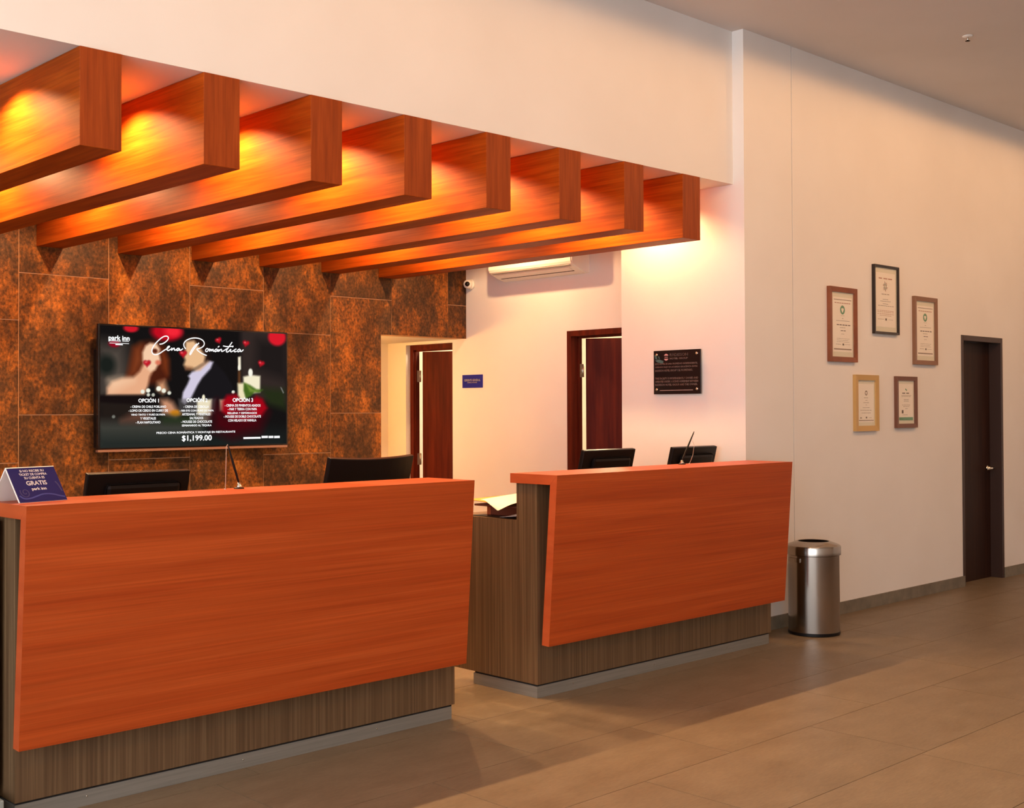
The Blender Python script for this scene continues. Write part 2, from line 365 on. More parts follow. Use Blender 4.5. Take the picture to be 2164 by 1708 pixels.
# ------------------------------------------------------------------ beams
ORD = ['first', 'second', 'third', 'fourth', 'fifth', 'sixth', 'seventh', 'eighth']
for i in range(8):
    x0 = BX + i * BP
    bm = bmesh.new(); fs = box(bm, x0, x0 + BW, YS - 0.010, YT, ZB, ZT - 0.002, 0)
    fs[2].material_index = 1
    bmesh.ops.bevel(bm, geom=[e for e in bm.edges], offset=0.0015, segments=1, affect='EDGES')
    o = obj('ceiling_beam', bm, [beam_side, beam_front], None, base=(x0 + BW / 2, YS, ZB))
    tag(o, 'reddish brown veneered ceiling beam, %s from the left of the eight' % ORD[i] if 0 < i < 7 else
        ('reddish brown veneered ceiling beam at the far left, nearest the camera' if i == 0 else 'reddish brown veneered ceiling beam at the far right, beside the white pier'), 'beam', 'row of wooden beams above the reception')

# ------------------------------------------------------------------ reception counters
def counter(x0, x1, bx0, bx1, lab):
    t = thing('reception_counter', ((x0 + x1) / 2, 4.6, 0), lab, 'counter', 'pair of reception counters')
    yt, yb, yk, zt, zb, th = 4.246, 4.309, 4.586, 1.150, 0.282, 0.050
    m = (yb - yt) / (zt - zb)
    # mitred slab: top board and leaning front board
    bm = bmesh.new(); yi = yt + th; zi = zt - th
    prism(bm, [(yt, zt), (yi + 0.001, zi), (yk, zi), (yk, zt)], 'X', x0, x1)
    bm.faces.ensure_lookup_table()
    for f in bm.faces:
        if abs(f.normal.x) > 0.9: f.material_index = 1
    obj('top_board', bm, [counter_x, counter_end], t)
    bm = bmesh.new()
    prism(bm, [(yt, zt - 0.0006), (yi, zi - 0.0002), (yb + th, zb + 0.002), (yb, zb)], 'X', x0, x1)
    for f in bm.faces:
        if abs(f.normal.x) > 0.9: f.material_index = 1
    obj('front_board', bm, [counter_x, counter_end], t)
    yf = 4.412
    bm = B((bx0, bx1, yf, 4.562, 0.905, zi)); obj('riser', bm, brown_lam, t)
    bm = B((bx0, bx1, yf, yf + 0.03, 0.070, 0.905)); obj('front_panel', bm, brown_lam, t)
    obj('end_panel', B((bx0, bx0 + 0.03, yf + 0.03, 5.06, 0.070, 0.885)), brown_lam, t)
    obj('end_panel', B((bx1 - 0.03, bx1, yf + 0.03, 5.06, 0.070, 0.885)), brown_lam, t)
    obj('desk_top', B((bx0, bx1, yf + 0.03, 5.08, 0.885, 0.905)), brown_lam, t)
    obj('shadow_gap', B((bx0 + 0.012, bx1 - 0.008, yf + 0.014, 4.90, 0.058, 0.070)), dark_gap, t)
    kp = obj('kick_plate', B((bx0 + 0.004, bx1 - 0.012, yf + 0.008, 4.905, 0, 0.060), bev=0.001), steel_strip, t)
    for fx in (0.13, 0.45, 0.78):
        bm = bmesh.new(); lathe(bm, [(0.004, 0), (0.003, -0.002)], (bx0 + fx * (bx1 - bx0), yf + 0.008, 0.036), 10, 'Y'); obj('screw', bm, chrome, kp)
    return t
counter(1.745, 3.862, 1.772, 3.878, 'orange wood reception counter in front of the television')
counter(4.422, 6.5376, 4.444, 6.537, 'orange wood reception counter beside the white pier and bin')

# ------------------------------------------------------------------ television with its picture
TX0, TX1, TZ0, TZ1, TY = 3.662, 5.150, 1.214, 2.068, 7.745
tv = thing('television', ((TX0 + TX1) / 2, YT, 1.64), 'large black flat television on the rust tiled wall showing a dinner advert', 'television')
bm = B((TX0, TX1, TY, TY + 0.03, TZ0 + 0.010, TZ1), bev=0.003); obj('casing', bm, black_gloss, tv)
obj('back_housing', B((TX0 + 0.012, TX1 - 0.012, TY + 0.03, YT - 0.02, TZ0 + 0.02, 1.90), bev=0.008), black, tv)
obj('wall_bracket', B((TX0 + 0.4, TX1 - 0.4, YT - 0.02, YT - 0.001, 1.45, 1.75)), black, tv)
obj('lower_trim', B((TX0 - 0.004, TX1 - 0.004, TY - 0.003, TY + 0.03, TZ0 - 0.006, TZ0 + 0.010)), bezel_silver, tv)
SX0, SX1, SZ0, SZ1 = 3.662, 5.150, 1.232, 2.066
Hm = [0.0021035951, 2.2063061e-06, -0.43908834, -9.3862511e-05, -0.00358125, 3.4171332, -0.00026829442, 5.121335e-06]
def uv(x, y):                                   # artboard coordinates -> 0..1 on the screen
    d = Hm[6] * x + Hm[7] * y + 1
    return ((Hm[0] * x + Hm[1] * y + Hm[2]) / d, (Hm[3] * x + Hm[4] * y + Hm[5]) / d)
def zuv(x, y): return uv(200 + x / 5.1524, 680 + y / 5.1524)
NU, NV = 320, 180
U, V = np.meshgrid(np.linspace(0.008, 0.992, NU), np.linspace(0.004, 0.988, NV))
AS = (SX1 - SX0) / (SZ1 - SZ0)
img = np.zeros((NV, NU, 3)) + np.array([22, 19, 19.0])
def blend(mask, col): 
    global img
    img = img * (1 - mask[..., None]) + np.array(col, float) * mask[..., None]
def sstep(d, s): return np.clip(0.5 - d / (2 * s), 0, 1)
def poly(pts, col, soft=0.012, op=1.0):
    P = [zuv(*p) for p in pts]; n = len(P); px, py = U * AS, V
    dist = np.full(U.shape, 9.0); ins = np.zeros(U.shape, bool)
    for k in range(n):
        ax, ay = P[k][0] * AS, P[k][1]; bx_, by_ = P[(k + 1) % n][0] * AS, P[(k + 1) % n][1]
        ex, ey = bx_ - ax, by_ - ay; t = np.clip(((px - ax) * ex + (py - ay) * ey) / (ex * ex + ey * ey + 1e-12), 0, 1)
        dist = np.minimum(dist, np.hypot(px - ax - t * ex, py - ay - t * ey))
        c = ((ay > py) != (by_ > py)) & (px < (bx_ - ax) * (py - ay) / (by_ - ay + 1e-12) + ax); ins ^= c
    blend(sstep(np.where(ins, -dist, dist), soft) * op, col)
def ell(cx, cy, rx, ry, col, soft=0.3, op=1.0):
    a = zuv(cx, cy); b = zuv(cx + rx, cy); c = zuv(cx, cy + ry)
    r = np.hypot((U - a[0]) / (b[0] - a[0]), (V - a[1]) / (c[1] - a[1])); blend(np.clip((1 + soft / 2 - r) / soft, 0, 1) * op, col)
def heart(cx, cy, r, rot=0.0, col=(214, 30, 44)):
    pts = []
    for k in range(24):
        t = 2 * math.pi * k / 24; hx = 16 * math.sin(t) ** 3 / 16; hy = -(13 * math.cos(t) - 5 * math.cos(2 * t) - 2 * math.cos(3 * t) - math.cos(4 * t)) / 16
        pts.append((cx + r * (hx * math.cos(rot) - hy * math.sin(rot)), cy + r * (hx * math.sin(rot) + hy * math.cos(rot))))
    poly(pts, (130, 12, 22), 0.01); poly([(cx + (x - cx) * 0.82, cy + (y - cy) * 0.82) for x, y in pts], col, 0.012)
    ell(cx - r * 0.3, cy - r * 0.25, r * 0.3, r * 0.22, (246, 110, 116), 1.2, 0.8)
poly([(30, 230), (330, 250), (400, 700), (330, 830), (30, 830)], (84, 74, 66), 0.09)
ell(130, 470, 95, 110, (28, 32, 28), 0.9)
poly([(30, 840), (520, 830), (520, 1090), (30, 1090)], (36, 28, 24), 0.06)
poly([(1590, 60), (2090, 90), (2090, 900), (1590, 800)], (52, 41, 38), 0.03)
poly([(1770, 200), (2090, 220), (2090, 640), (1750, 520)], (33, 27, 26), 0.06)
poly([(20, 1090), (1180, 1090), (1180, 1400), (20, 1400)], (72, 70, 62), 0.05)
poly([(20, 1240), (2090, 1220), (2090, 1420), (20, 1420)], (30, 36, 34), 0.11)
poly([(420, 270), (540, 215), (690, 200), (770, 270), (810, 430), (815, 620), (740, 680), (560, 690), (470, 600), (340, 610), (370, 500)], (78, 30, 16), 0.03)
poly([(430, 300), (500, 250), (520, 420), (450, 560), (380, 590)], (150, 72, 36), 0.05, 0.8)
poly([(735, 330), (790, 420), (790, 560), (750, 500)], (150, 66, 28), 0.04, 0.8)
poly([(540, 440), (640, 520), (600, 600), (580, 700), (540, 800), (130, 802), (135, 720), (190, 650), (300, 612), (420, 605), (490, 540)], (238, 176, 136), 0.018)
poly([(160, 640), (300, 620), (420, 640), (300, 700), (180, 760)], (255, 214, 176), 0.05, 0.7)
poly([(600, 232), (675, 240), (712, 300), (700, 345), (716, 420), (690, 470), (660, 525), (610, 545), (560, 505), (522, 425), (520, 335), (552, 262)], (252, 208, 172), 0.014)
ell(655, 320, 30, 26, (96, 40, 24), 0.9); ell(690, 445, 30, 26, (226, 120, 92), 0.9)
poly([(30, 800), (560, 802), (870, 830), (860, 880), (480, 900), (30, 880)], (24, 16, 16), 0.012)
poly([(960, 180), (1100, 150), (1210, 250), (1260, 420), (1180, 470), (1010, 300)], (40, 22, 16), 0.03)
poly([(990, 215), (1080, 205), (1150, 290), (1205, 380), (1190, 450), (1110, 500), (1060, 520), (995, 515), (968, 470), (985, 420), (970, 375), (985, 300)], (240, 192, 144), 0.016)
poly([(985, 490), (1060, 500), (1050, 530), (990, 525)], (112, 64, 40), 0.02, 0.8)
poly([(1090, 520), (1230, 430), (1260, 450), (1120, 640), (1060, 640)], (222, 176, 140), 0.02)
poly([(1290, 430), (1420, 560), (1500, 700), (1545, 850), (1030, 850), (1110, 690), (1230, 530)], (27, 24, 27), 0.014)
poly([(1255, 430), (1290, 440), (1262, 510), (1170, 610), (1120, 690), (1040, 850), (980, 900), (945, 870), (960, 770), (1010, 680), (1035, 620), (1018, 590), (1060, 545), (1150, 530)], (216, 208, 230), 0.012)
poly([(720, 850), (790, 845), (850, 880), (930, 1010), (880, 1040), (740, 1000)], (206, 146, 112), 0.03)
ell(880, 995, 60, 34, (206, 130, 30), 0.8)
poly([(300, 1080), (420, 1010), (600, 1000), (560, 1080)], (120, 76, 60), 0.05)
poly([(720, 1040), (1110, 1030), (1090, 1100), (760, 1100)], (44, 58, 34), 0.04)
poly([(690, 660), (760, 640), (795, 740), (740, 780), (680, 740)], (210, 150, 110), 0.03)
for x, y, r, c in ((522, 762, 22, 245), (582, 750, 23, 250), (584, 796, 18, 216), (637, 797, 18, 190), (697, 730, 27, 255), (752, 752, 24, 246), (812, 776, 20, 225), (1508, 766, 17, 240), (205, 1035, 18, 120)):
    ell(x, y, r, r, (c, c, c * 0.93), 0.4)
poly([(910, 840), (1320, 840), (1310, 1000), (920, 1000)], (92, 88, 88), 0.012, 0.6)
poly([(1115, 855), (1275, 845), (1270, 1015), (1115, 1010)], (240, 228, 196), 0.012); ell(1185, 828, 16, 34, (255, 246, 214), 0.4)
poly([(1120, 1010), (1260, 1010), (1250, 1090), (1130, 1090)], (150, 130, 112), 0.03, 0.7)
poly([(1360, 850), (1420, 850), (1410, 980), (1360, 970)], (236, 200, 164), 0.012)
poly([(1280, 1020), (1330, 880), (1420, 1000), (1880, 990), (1800, 1180), (1500, 1260), (1300, 1180)], (70, 8, 16), 0.07)
poly([(1390, 870), (1440, 800), (1540, 790), (1600, 850), (1700, 860), (1760, 810), (1830, 840), (1880, 940), (1820, 1020), (1650, 1080), (1480, 1060), (1390, 980)], (166, 8, 24), 0.02)
poly([(1560, 900), (1700, 900), (1680, 1030), (1500, 1030)], (96, 4, 18), 0.06, 0.8)
poly([(1800, 720), (2070, 740), (2085, 960), (1900, 900)], (38, 46, 24), 0.04)
poly([(1560, 385), (1590, 380), (1592, 520), (1562, 530)], (250, 240, 214), 0.006); ell(1573, 500, 14, 34, (255, 250, 230), 0.4)
poly([(1562, 540), (1585, 540), (1588, 700), (1560, 700)], (110, 66, 36), 0.012)
poly([(1618, 600), (1700, 580), (1802, 592), (1800, 770), (1625, 790)], (250, 240, 208), 0.010); ell(1696, 555, 24, 44, (255, 252, 236), 0.4)
poly([(1556, 672), (1650, 665), (1650, 850), (1590, 850), (1560, 800)], (244, 232, 190), 0.012)
poly([(1622, 662), (1690, 690), (1760, 735), (1832, 742), (1790, 772), (1740, 768), (1700, 810), (1645, 838), (1620, 750)], (72, 104, 34), 0.01)
poly([(1650, 680), (1720, 740), (1780, 752), (1740, 765), (1690, 760)], (140, 168, 70), 0.014, 0.8)
ell(785, 110, 165, 100, (196, 14, 32), 0.5); ell(850, 105, 90, 60, (250, 40, 56), 0.9)
ell(395, 70, 80, 45, (214, 26, 42), 0.5); ell(1985, 170, 95, 92, (224, 28, 44), 0.35); ell(215, 240, 62, 38, (150, 12, 34), 0.6)
heart(570, 452, 40); heart(962, 348, 42); heart(1347, 203, 34, -0.4); heart(1647, 236, 36, 0.2); heart(1812, 455, 36, 0.3)
poly([(2020, 710), (2034, 720), (2060, 775), (2052, 780)], (190, 190, 190), 0.004, 0.7)
lin_img = np.where(img / 255 <= 0.04045, img / 255 / 12.92, ((img / 255 + 0.055) / 1.055) ** 2.4)
TP = Vector(((TX0 + TX1) / 2, YT, 1.64))
me = D.meshes.new('screen')
vx = np.stack([SX0 + U * (SX1 - SX0) - TP.x, np.full(U.shape, TY - 0.0012 - TP.y), SZ0 + V * (SZ1 - SZ0) - TP.z], -1).reshape(-1, 3)
fc = [(j * NU + i, j * NU + i + 1, (j + 1) * NU + i + 1, (j + 1) * NU + i) for j in range(NV - 1) for i in range(NU - 1)]
me.from_pydata(vx.tolist(), [], fc); at = me.color_attributes.new('paint', 'FLOAT_COLOR', 'POINT')
at.data.foreach_set('color', np.concatenate([lin_img.reshape(-1, 3), np.ones((NU * NV, 1))], 1).astype(np.float32).ravel())
me.materials.append(screen_m); scr = D.objects.new('screen', me); C.objects.link(scr); scr.parent = tv; scr['label'] = 'lit screen with a couple dining by candlelight'
def scr_at(u, v, dy=0.0022): return (SX0 + u * (SX1 - SX0), TY - dy, SZ0 + v * (SZ1 - SZ0))
bm = bmesh.new()
def ztext(s, x0, x1, yc, h, bold=0.02):         # box given on the artboard
    a = zuv(x0, yc); b = zuv(x1, yc); c = zuv((x0 + x1) / 2, yc - h / 2); d = zuv((x0 + x1) / 2, yc + h / 2)
    text(bm, s, (a[0] + b[0]) / 2, (c[1] + d[1]) / 2, b[0] - a[0], c[1] - d[1], scr_at, bold)
ztext('park inn', 152, 378, 185, 66, 0.035)
for (x0, x1, y) in ((160, 372, 232), (300, 372, 213)): quad(bm, scr_at, zuv(x0, y)[0], zuv(x1, y)[0], zuv(x0, y + 3)[1], zuv(x0, y - 3)[1])
quad(bm, scr_at, zuv(225, 248)[0], zuv(305, 248)[0], zuv(225, 254)[1], zuv(225, 242)[1])
quad(bm, scr_at, zuv(160, 207)[0], zuv(285, 207)[0], zuv(160, 211)[1], zuv(160, 203)[1])
ztext('OPCIÓN 1', 476, 696, 854, 50, 0.035); ztext('OPCIÓN 2', 1000, 1226, 850, 50, 0.035); ztext('OPCIÓN 3', 1502, 1722, 848, 50, 0.035)
for s, x0, x1, y in (('- CREMA DE CHILE POBLANO', 388, 776, 926), ('- LOMO DE CERDO EN CURRY DE', 368, 795, 968), ('VINO TINTO Y PURÉ DE PAPA', 396, 766, 1010), ('Y VEGETALES', 496, 666, 1053), ('- FLAN NAPOLITANO', 446, 714, 1096),
        ('- CREMA DE CEBOLLA', 966, 1242, 926), ('- RIB EYE CON PURÉ DE PAPA', 926, 1294, 966), ('ARTESANAL Y VEGETALES', 950, 1258, 1008), ('SALTEADOS', 1034, 1180, 1049), ('- MOUSSE DE CHOCOLATE', 940, 1276, 1089), ('SEMIAMARGO AL TEQUILA', 948, 1270, 1131),
        ('- CREMA DE PIMIENTOS ASADOS', 1416, 1804, 912), ('- MAR Y TIERRA CON PAPA', 1450, 1764, 952), ('RELLENA Y ESPÁRRAGOS', 1446, 1764, 992), ('- MOUSSE DE DOBLE CHOCOLATE', 1404, 1808, 1032), ('CON HELADO DE VAINILLA', 1452, 1758, 1074)):
    ztext(s, x0, x1, y, 25, 0.03)
ztext('PRECIO CENA ROMÁNTICA Y MONTAJE EN RESTAURANTE', 672, 1528, 1205, 32, 0.03)
ztext('$1,199.00', 950, 1272, 1270, 66, 0.03); 
quad(bm, scr_at, zuv(1618, 1266)[0], zuv(1806, 1266)[0], zuv(1700, 1276)[1], zuv(1700, 1256)[1])
for x0, x1 in ((1816, 1884), (1892, 1944), (1952, 2014)): quad(bm, scr_at, zuv(x0, 1256)[0], zuv(x1, 1256)[0], zuv(x0, 1268)[1], zuv(x0, 1244)[1])
obj('lettering', bm, screen_w, scr, base=TP)
bm = bmesh.new()
def cuv(x, y): return uv(300 + x / 9.409, 700 + y / 9.409)
strokes = [
 ([(345, 260), (400, 255), (470, 215), (520, 160), (522, 115), (480, 95), (420, 108), (340, 168), (260, 250), (205, 330), (188, 400), (208, 452), (260, 472), (330, 455), (390, 415), (450, 372), (505, 345), (548, 310), (538, 296), (508, 312), (488, 352), (500, 382), (530, 386), (572, 356)], 21),
 ([(590, 330), (578, 392), (612, 350), (642, 334), (638, 380), (665, 378), (690, 360)], 22),
 ([(742, 345), (705, 340), (684, 366), (690, 388), (722, 380), (748, 342), (740, 385), (772, 378), (812, 346)], 22),
 ([(1132, 232), (1070, 300), (1010, 382), (966, 462), (948, 472), (952, 432), (1000, 350), (1056, 276), (1096, 250)], 21),
 ([(868, 352), (832, 312), (824, 250), (860, 195), (930, 155), (1020, 134), (1110, 139), (1190, 168), (1236, 220), (1234, 280), (1190, 325), (1120, 350), (1076, 356), (1120, 400), (1190, 448), (1284, 486)], 21),
 ([(1296, 342), (1264, 362), (1258, 400), (1280, 413), (1310, 392), (1316, 356), (1294, 342), (1322, 366), (1348, 350)], 21),
 ([(1346, 350), (1334, 412), (1358, 370), (1378, 357), (1372, 404), (1396, 366), (1416, 357), (1408, 404), (1434, 396)], 21),
 ([(1494, 355), (1460, 360), (1440, 390), (1450, 413), (1482, 396), (1502, 356), (1494, 406), (1522, 396)], 21),
 ([(1504, 322), (1534, 298)], 20),
 ([(1526, 360), (1518, 412), (1550, 370), (1582, 356), (1574, 406), (1602, 402), (1650, 372), (1690, 345)], 21),
 ([(1788, 218), (1740, 290), (1690, 360), (1668, 405), (1690, 422), (1732, 392), (1770, 350), (1750, 396), (1766, 416), (1800, 396), (1826, 380)], 21),
 ([(1608, 294), (1700, 312), (1816, 300)], 20), ([(1792, 318), (1806, 308)], 20),
 ([(1876, 355), (1842, 364), (1824, 395), (1840, 416), (1882, 398)], 21),
 ([(1946, 355), (1910, 364), (1894, 395), (1905, 416), (1936, 400), (1958, 358), (1950, 406), (1976, 406), (2014, 368)], 21)]
for s, wd in strokes:
    ribbon(bm, [(cuv(*p)[0] * AS, cuv(*p)[1]) for p in s], wd / 9.409 / 240, lambda a, b: scr_at(a / AS, b, 0.003))
obj('script_title', bm, screen_w, scr, base=TP)

# ------------------------------------------------------------------ monitors behind the counters
def monitor(x0, x1, y, ztop, tilt, lab, curved=False):
    cx = (x0 + x1) / 2; wd = x1 - x0; h = 0.30
    t = thing('computer_monitor', (cx, y + 0.1, 0.905), lab, 'monitor', 'computer monitors behind the counters')
    ct, st = math.cos(tilt), math.sin(tilt)
    def P(u, d, s):                              # u across, d down from the top, s depth towards the clerk
        return (cx + u, y + d * st + s * ct, ztop - d * ct + s * st)
    def slab(u0, u1, d0, d1, s0, s1, bev, n=1, bow=0.0):
        bm = bmesh.new(); box(bm, u0, u1, d0, d1, s0, s1, 0, bev)
        if n > 1: bmesh.ops.subdivide_edges(bm, edges=[e for e in bm.edges if abs(e.verts[0].co.x - e.verts[1].co.x) > 0.2], cuts=n)
        for v in bm.verts:
            u, d, s = v.co; b = bow * (1 - (2 * u / wd) ** 2); v.co = P(u, d + b * 0.25 , s - b * 0.0 + (bow * (2 * u / wd) ** 2))
        return bm
    obj('shell', slab(-wd / 2, wd / 2, 0, h, 0, 0.03, 0.005, 10 if curved else 1, 0.022 if curved else 0.0), black, t)
    if not curved:
        obj('back_bulge', slab(-wd * 0.33, wd * 0.40, 0.045, 0.20, -0.022, 0.002, 0.018), black, t)
    obj('stand', B((cx - 0.03, cx + 0.03, y + 0.075, y + 0.105, 0.915, 1.08)), black, t)
    bm = bmesh.new(); lathe(bm, [(0.10, 0), (0.10, 0.006), (0.05, 0.012)], (cx, y + 0.1, 0.905), 28); obj('foot', bm, black, t)
    return t
monitor(2.264, 2.738, 4.882, 1.218, 0.25, 'black computer monitor seen from behind, below the television')
monitor(3.508, 4.036, 4.882, 1.240, 0.28, 'wide black curved monitor, in front of the first red door', True)
monitor(5.320, 5.788, 4.882, 1.236, 0.25, 'black monitor behind the right counter, in front of the second red door')
monitor(6.134, 6.595, 4.860, 1.234, 0.25, 'black monitor behind the right counter, below the black plaque')

# ------------------------------------------------------------------ pens on chains
def pen(base, tip, chain, lab):
    t = thing('desk_pen', base, lab, 'pen', 'counter pens on bead chains'); b = Vector(base); tp = Vector(tip)
    bm = bmesh.new(); lathe(bm, [(0.022, 0), (0.022, 0.003), (0.016, 0.006)], base, 24); obj('base', bm, black, t)
    bm = bmesh.new(); lathe(bm, [(0.013, 0.006), (0.013, 0.010), (0.008, 0.017), (0.006, 0.026)], base, 20); obj('swivel', bm, chrome, t)
    s = b + Vector((0, 0, 0.022)); d = tp - s
    bm = bmesh.new(); tube(bm, [s, s + d * 0.08, s + d * 0.55, s + d * 0.92, tp], [0.002, 0.0048, 0.0052, 0.0034, 0.002], 10); obj('pen_barrel', bm, black, t)
    bm = bmesh.new()
    for k in range(len(chain) - 1):
        a, c = Vector(chain[k]), Vector(chain[k + 1]); n = max(2, int((c - a).length / 0.0042))
        for q in range(n):
            bmesh.ops.create_icosphere(bm, subdivisions=1, radius=0.0017, matrix=Matrix.Translation(a.lerp(c, q / n)))
    tube(bm, chain, 0.0006, 6); obj('bead_chain', bm, brass_chain, t)
    bm = bmesh.new(); lathe(bm, [(0.007, 0), (0.006, 0.003)], (chain[-1][0], chain[-1][1], 1.150), 16); obj('chain_anchor', bm, chrome, t)
pen((2.768, 4.530, 1.150), (2.715, 4.530, 1.336), [(2.713, 4.530, 1.338), (2.709, 4.533, 1.330), (2.711, 4.540, 1.24), (2.711, 4.545, 1.152)], 'black desk pen leaning left on the counter below the television')
pen((5.800, 4.535, 1.150), (5.914, 4.530, 1.345), [(5.888, 4.531, 1.300), (5.915, 4.53, 1.262), (5.905, 4.535, 1.20), (5.880, 4.540, 1.152)], 'black desk pen leaning right on the counter near the pier')

# ------------------------------------------------------------------ tent card
tc = thing('tent_card', (1.87, 4.475, 1.150), 'navy folded tent card with white print at the left counter end', 'card')
A0 = Vector((1.782, 4.398, 1.150)); Rv = Vector((0.198, 0.046, 0)); Rn = Rv.normalized()
Nf = Vector((Rn.y, -Rn.x, 0))                              # towards the viewer
ridge = A0 - Nf * 0.072 + Vector((-0.008, 0, 0.126))
Up = (ridge - A0); 
def card_at(u, v, d=0.0008):
    n = Rn.cross(Up.normalized()); n = n if n.dot(Nf) > 0 else -n
    return tuple(A0 + Rv * u + Up * v + n * d)
def sheet(bm, a, r, u, th):
    n = r.cross(u).normalized() * th; vs = [a, a + r, a + r + u, a + u]
    v = [bm.verts.new(p) for p in vs] + [bm.verts.new(p - n) for p in vs]
    for q in ((0, 1, 2, 3), (7, 6, 5, 4), (0, 4, 5, 1), (1, 5, 6, 2), (2, 6, 7, 3), (3, 7, 4, 0)): bm.faces.new([v[k] for k in q])
    bmesh.ops.recalc_face_normals(bm, faces=bm.faces)
bm = bmesh.new(); sheet(bm, A0, Rv, Up, 0.0035); obj('front_leaf', bm, white_card, tc)
bm = bmesh.new(); q = card_at
f = bm.faces.new([bm.verts.new(q(a, b, 0.0004)) for a, b in ((0.012, 0.004), (1, 0.004), (1, 0.985), (0.012, 0.985))]); fp = obj('front_print', bm, navy_card, tc)
bm = bmesh.new(); sheet(bm, ridge, Rv, Vector((-0.008, 0, -0.126)) - Nf * 0.072, 0.0035); obj('back_leaf', bm, white_card, tc)
bm = bmesh.new()
for s, y, wd, h in (('SI NO RECIBE SU', 0.885, 0.50, 0.062), ('TICKET DE COMPRA', 0.785, 0.57, 0.062), ('SU CUENTA ES', 0.685, 0.42, 0.062), ('GRATIS', 0.535, 0.42, 0.115)):
    text(bm, s, 0.505, y, wd, h, card_at, 0.03)
text(bm, 'park inn', 0.51, 0.36, 0.30, 0.10, card_at, 0.03)
obj('lettering', bm, white_ink, fp, base=wloc(tc))
bm = bmesh.new()
ribbon(bm, [(0.06, 0.20), (0.12, 0.11), (0.24, 0.10), (0.40, 0.16), (0.56, 0.22), (0.74, 0.20), (0.88, 0.13), (0.98, 0.10)], 0.035, card_at)
sp = [(0.20 + (0.115 - 0.0042 * k) * math.cos(k * 0.42 + 2.6) * 0.9, 0.28 + (0.15 - 0.0055 * k) * math.sin(k * 0.42 + 2.6)) for k in range(24)]
ribbon(bm, sp, 0.022, card_at, 1)
ribbon(bm, [(0.90, 0.55), (0.94, 0.45), (0.955, 0.33), (0.97, 0.26)], 0.03, card_at, 1)
obj('wave_print', bm, [navy_light, navy_mid], fp, base=wloc(tc))

# ------------------------------------------------------------------ papers on the right desk
dz = 0.905
bm = bmesh.new(); box(bm, 4.47, 4.86, 4.60, 4.93, dz, dz + 0.004)
tag(obj('black_folder', bm, black, base=(4.66, 4.76, dz)), 'flat black folder lying under the book at the right counter end', 'folder')
bk = thing('book', (4.70, 4.76, dz + 0.004), 'thick reddish brown book with orange spine under the papers', 'book')
obj('cover', B((4.545, 4.84, 4.60, 4.868, dz + 0.004, dz + 0.048), bev=0.002), red_book, bk)
obj('spine', B((4.542, 4.842, 4.868, 4.896, dz + 0.003, dz + 0.051), bev=0.004), book_spine, bk)
def curl(name, x0, x1, y0, y1, zf, m, lab, th=0.002, rot=0.0, n=12, cat='paper'):
    bm = bmesh.new(); g = [[None] * (n + 1) for _ in range(n + 1)]; lo = [[None] * (n + 1) for _ in range(n + 1)]
    cx, cy = (x0 + x1) / 2, (y0 + y1) / 2
    for i in range(n + 1):
        for j in range(n + 1):
            a, b = i / n, j / n; x, y = x0 + a * (x1 - x0), y0 + b * (y1 - y0)
            xr = cx + (x - cx) * math.cos(rot) - (y - cy) * math.sin(rot); yr = cy + (x - cx) * math.sin(rot) + (y - cy) * math.cos(rot)
            z = zf(a, b); g[i][j] = bm.verts.new((xr, yr, z + th)); lo[i][j] = bm.verts.new((xr, yr, z))
    for i in range(n):
        for j in range(n):
            bm.faces.new((g[i][j], g[i + 1][j], g[i + 1][j + 1], g[i][j + 1])); bm.faces.new((lo[i][j], lo[i][j + 1], lo[i + 1][j + 1], lo[i + 1][j]))
    for k in range(n):
        bm.faces.new((g[0][k], g[0][k + 1], lo[0][k + 1], lo[0][k])); bm.faces.new((g[n][k], lo[n][k], lo[n][k + 1], g[n][k + 1]))
        bm.faces.new((g[k][0], lo[k][0], lo[k + 1][0], g[k + 1][0])); bm.faces.new((g[k][n], g[k + 1][n], lo[k + 1][n], lo[k][n]))
    bmesh.ops.recalc_face_normals(bm, faces=bm.faces)
    for f in bm.faces: f.smooth = True
    return tag(obj(name, bm, m, base=(cx, cy, zf(0.5, 0.5))), lab, cat)
curl('brown_folder', 4.50, 4.86, 4.62, 4.95, lambda a, b: dz + 0.0525, mat('folder_brown', (104, 50, 34), 0.6), 'dark brown folder on top of the thick book', 0.010, cat='folder')
curl('orange_envelope', 4.492, 4.84, 4.70, 4.985, lambda a, b: dz + 0.066 + 0.026 * a + 0.016 * b * (1 - a), orange_paper, 'bright orange envelope on the paper pile of the right desk', 0.004, 0.0, cat='envelope')
curl('cream_sheet', 4.43, 4.82, 4.60, 4.825, lambda a, b: dz + 0.082 + 0.026 * a + 0.012 * b - 0.046 * max(0, 1 - a * 7.0) * max(0, 1 - abs(b - 0.40) * 2.2), cream_paper, 'cream paper sheet drooping over the orange envelope', 0.0015, 0.0, 24)
curl('white_sheet', 4.462, 4.53, 4.585, 4.71, lambda a, b: dz + 0.0045 + 0.034 * (1 - b) * (0.35 + 0.65 * a), white_paper, 'curled white sheet beside the book on the right desk', 0.0015)

# ------------------------------------------------------------------ cabinet sliver left of the counters
cb = thing('side_cabinet', (1.35, 4.78, 0), 'black cabinet with grey metal foot at the left photo edge', 'cabinet')
obj('body', B((0.95, 1.756, 4.505, 5.05, 0.11, 1.09), bev=0.004), black, cb)
obj('foot', B((0.95, 1.715, 4.36, 5.05, 0.0, 0.108), bev=0.004), grey_cab, cb)

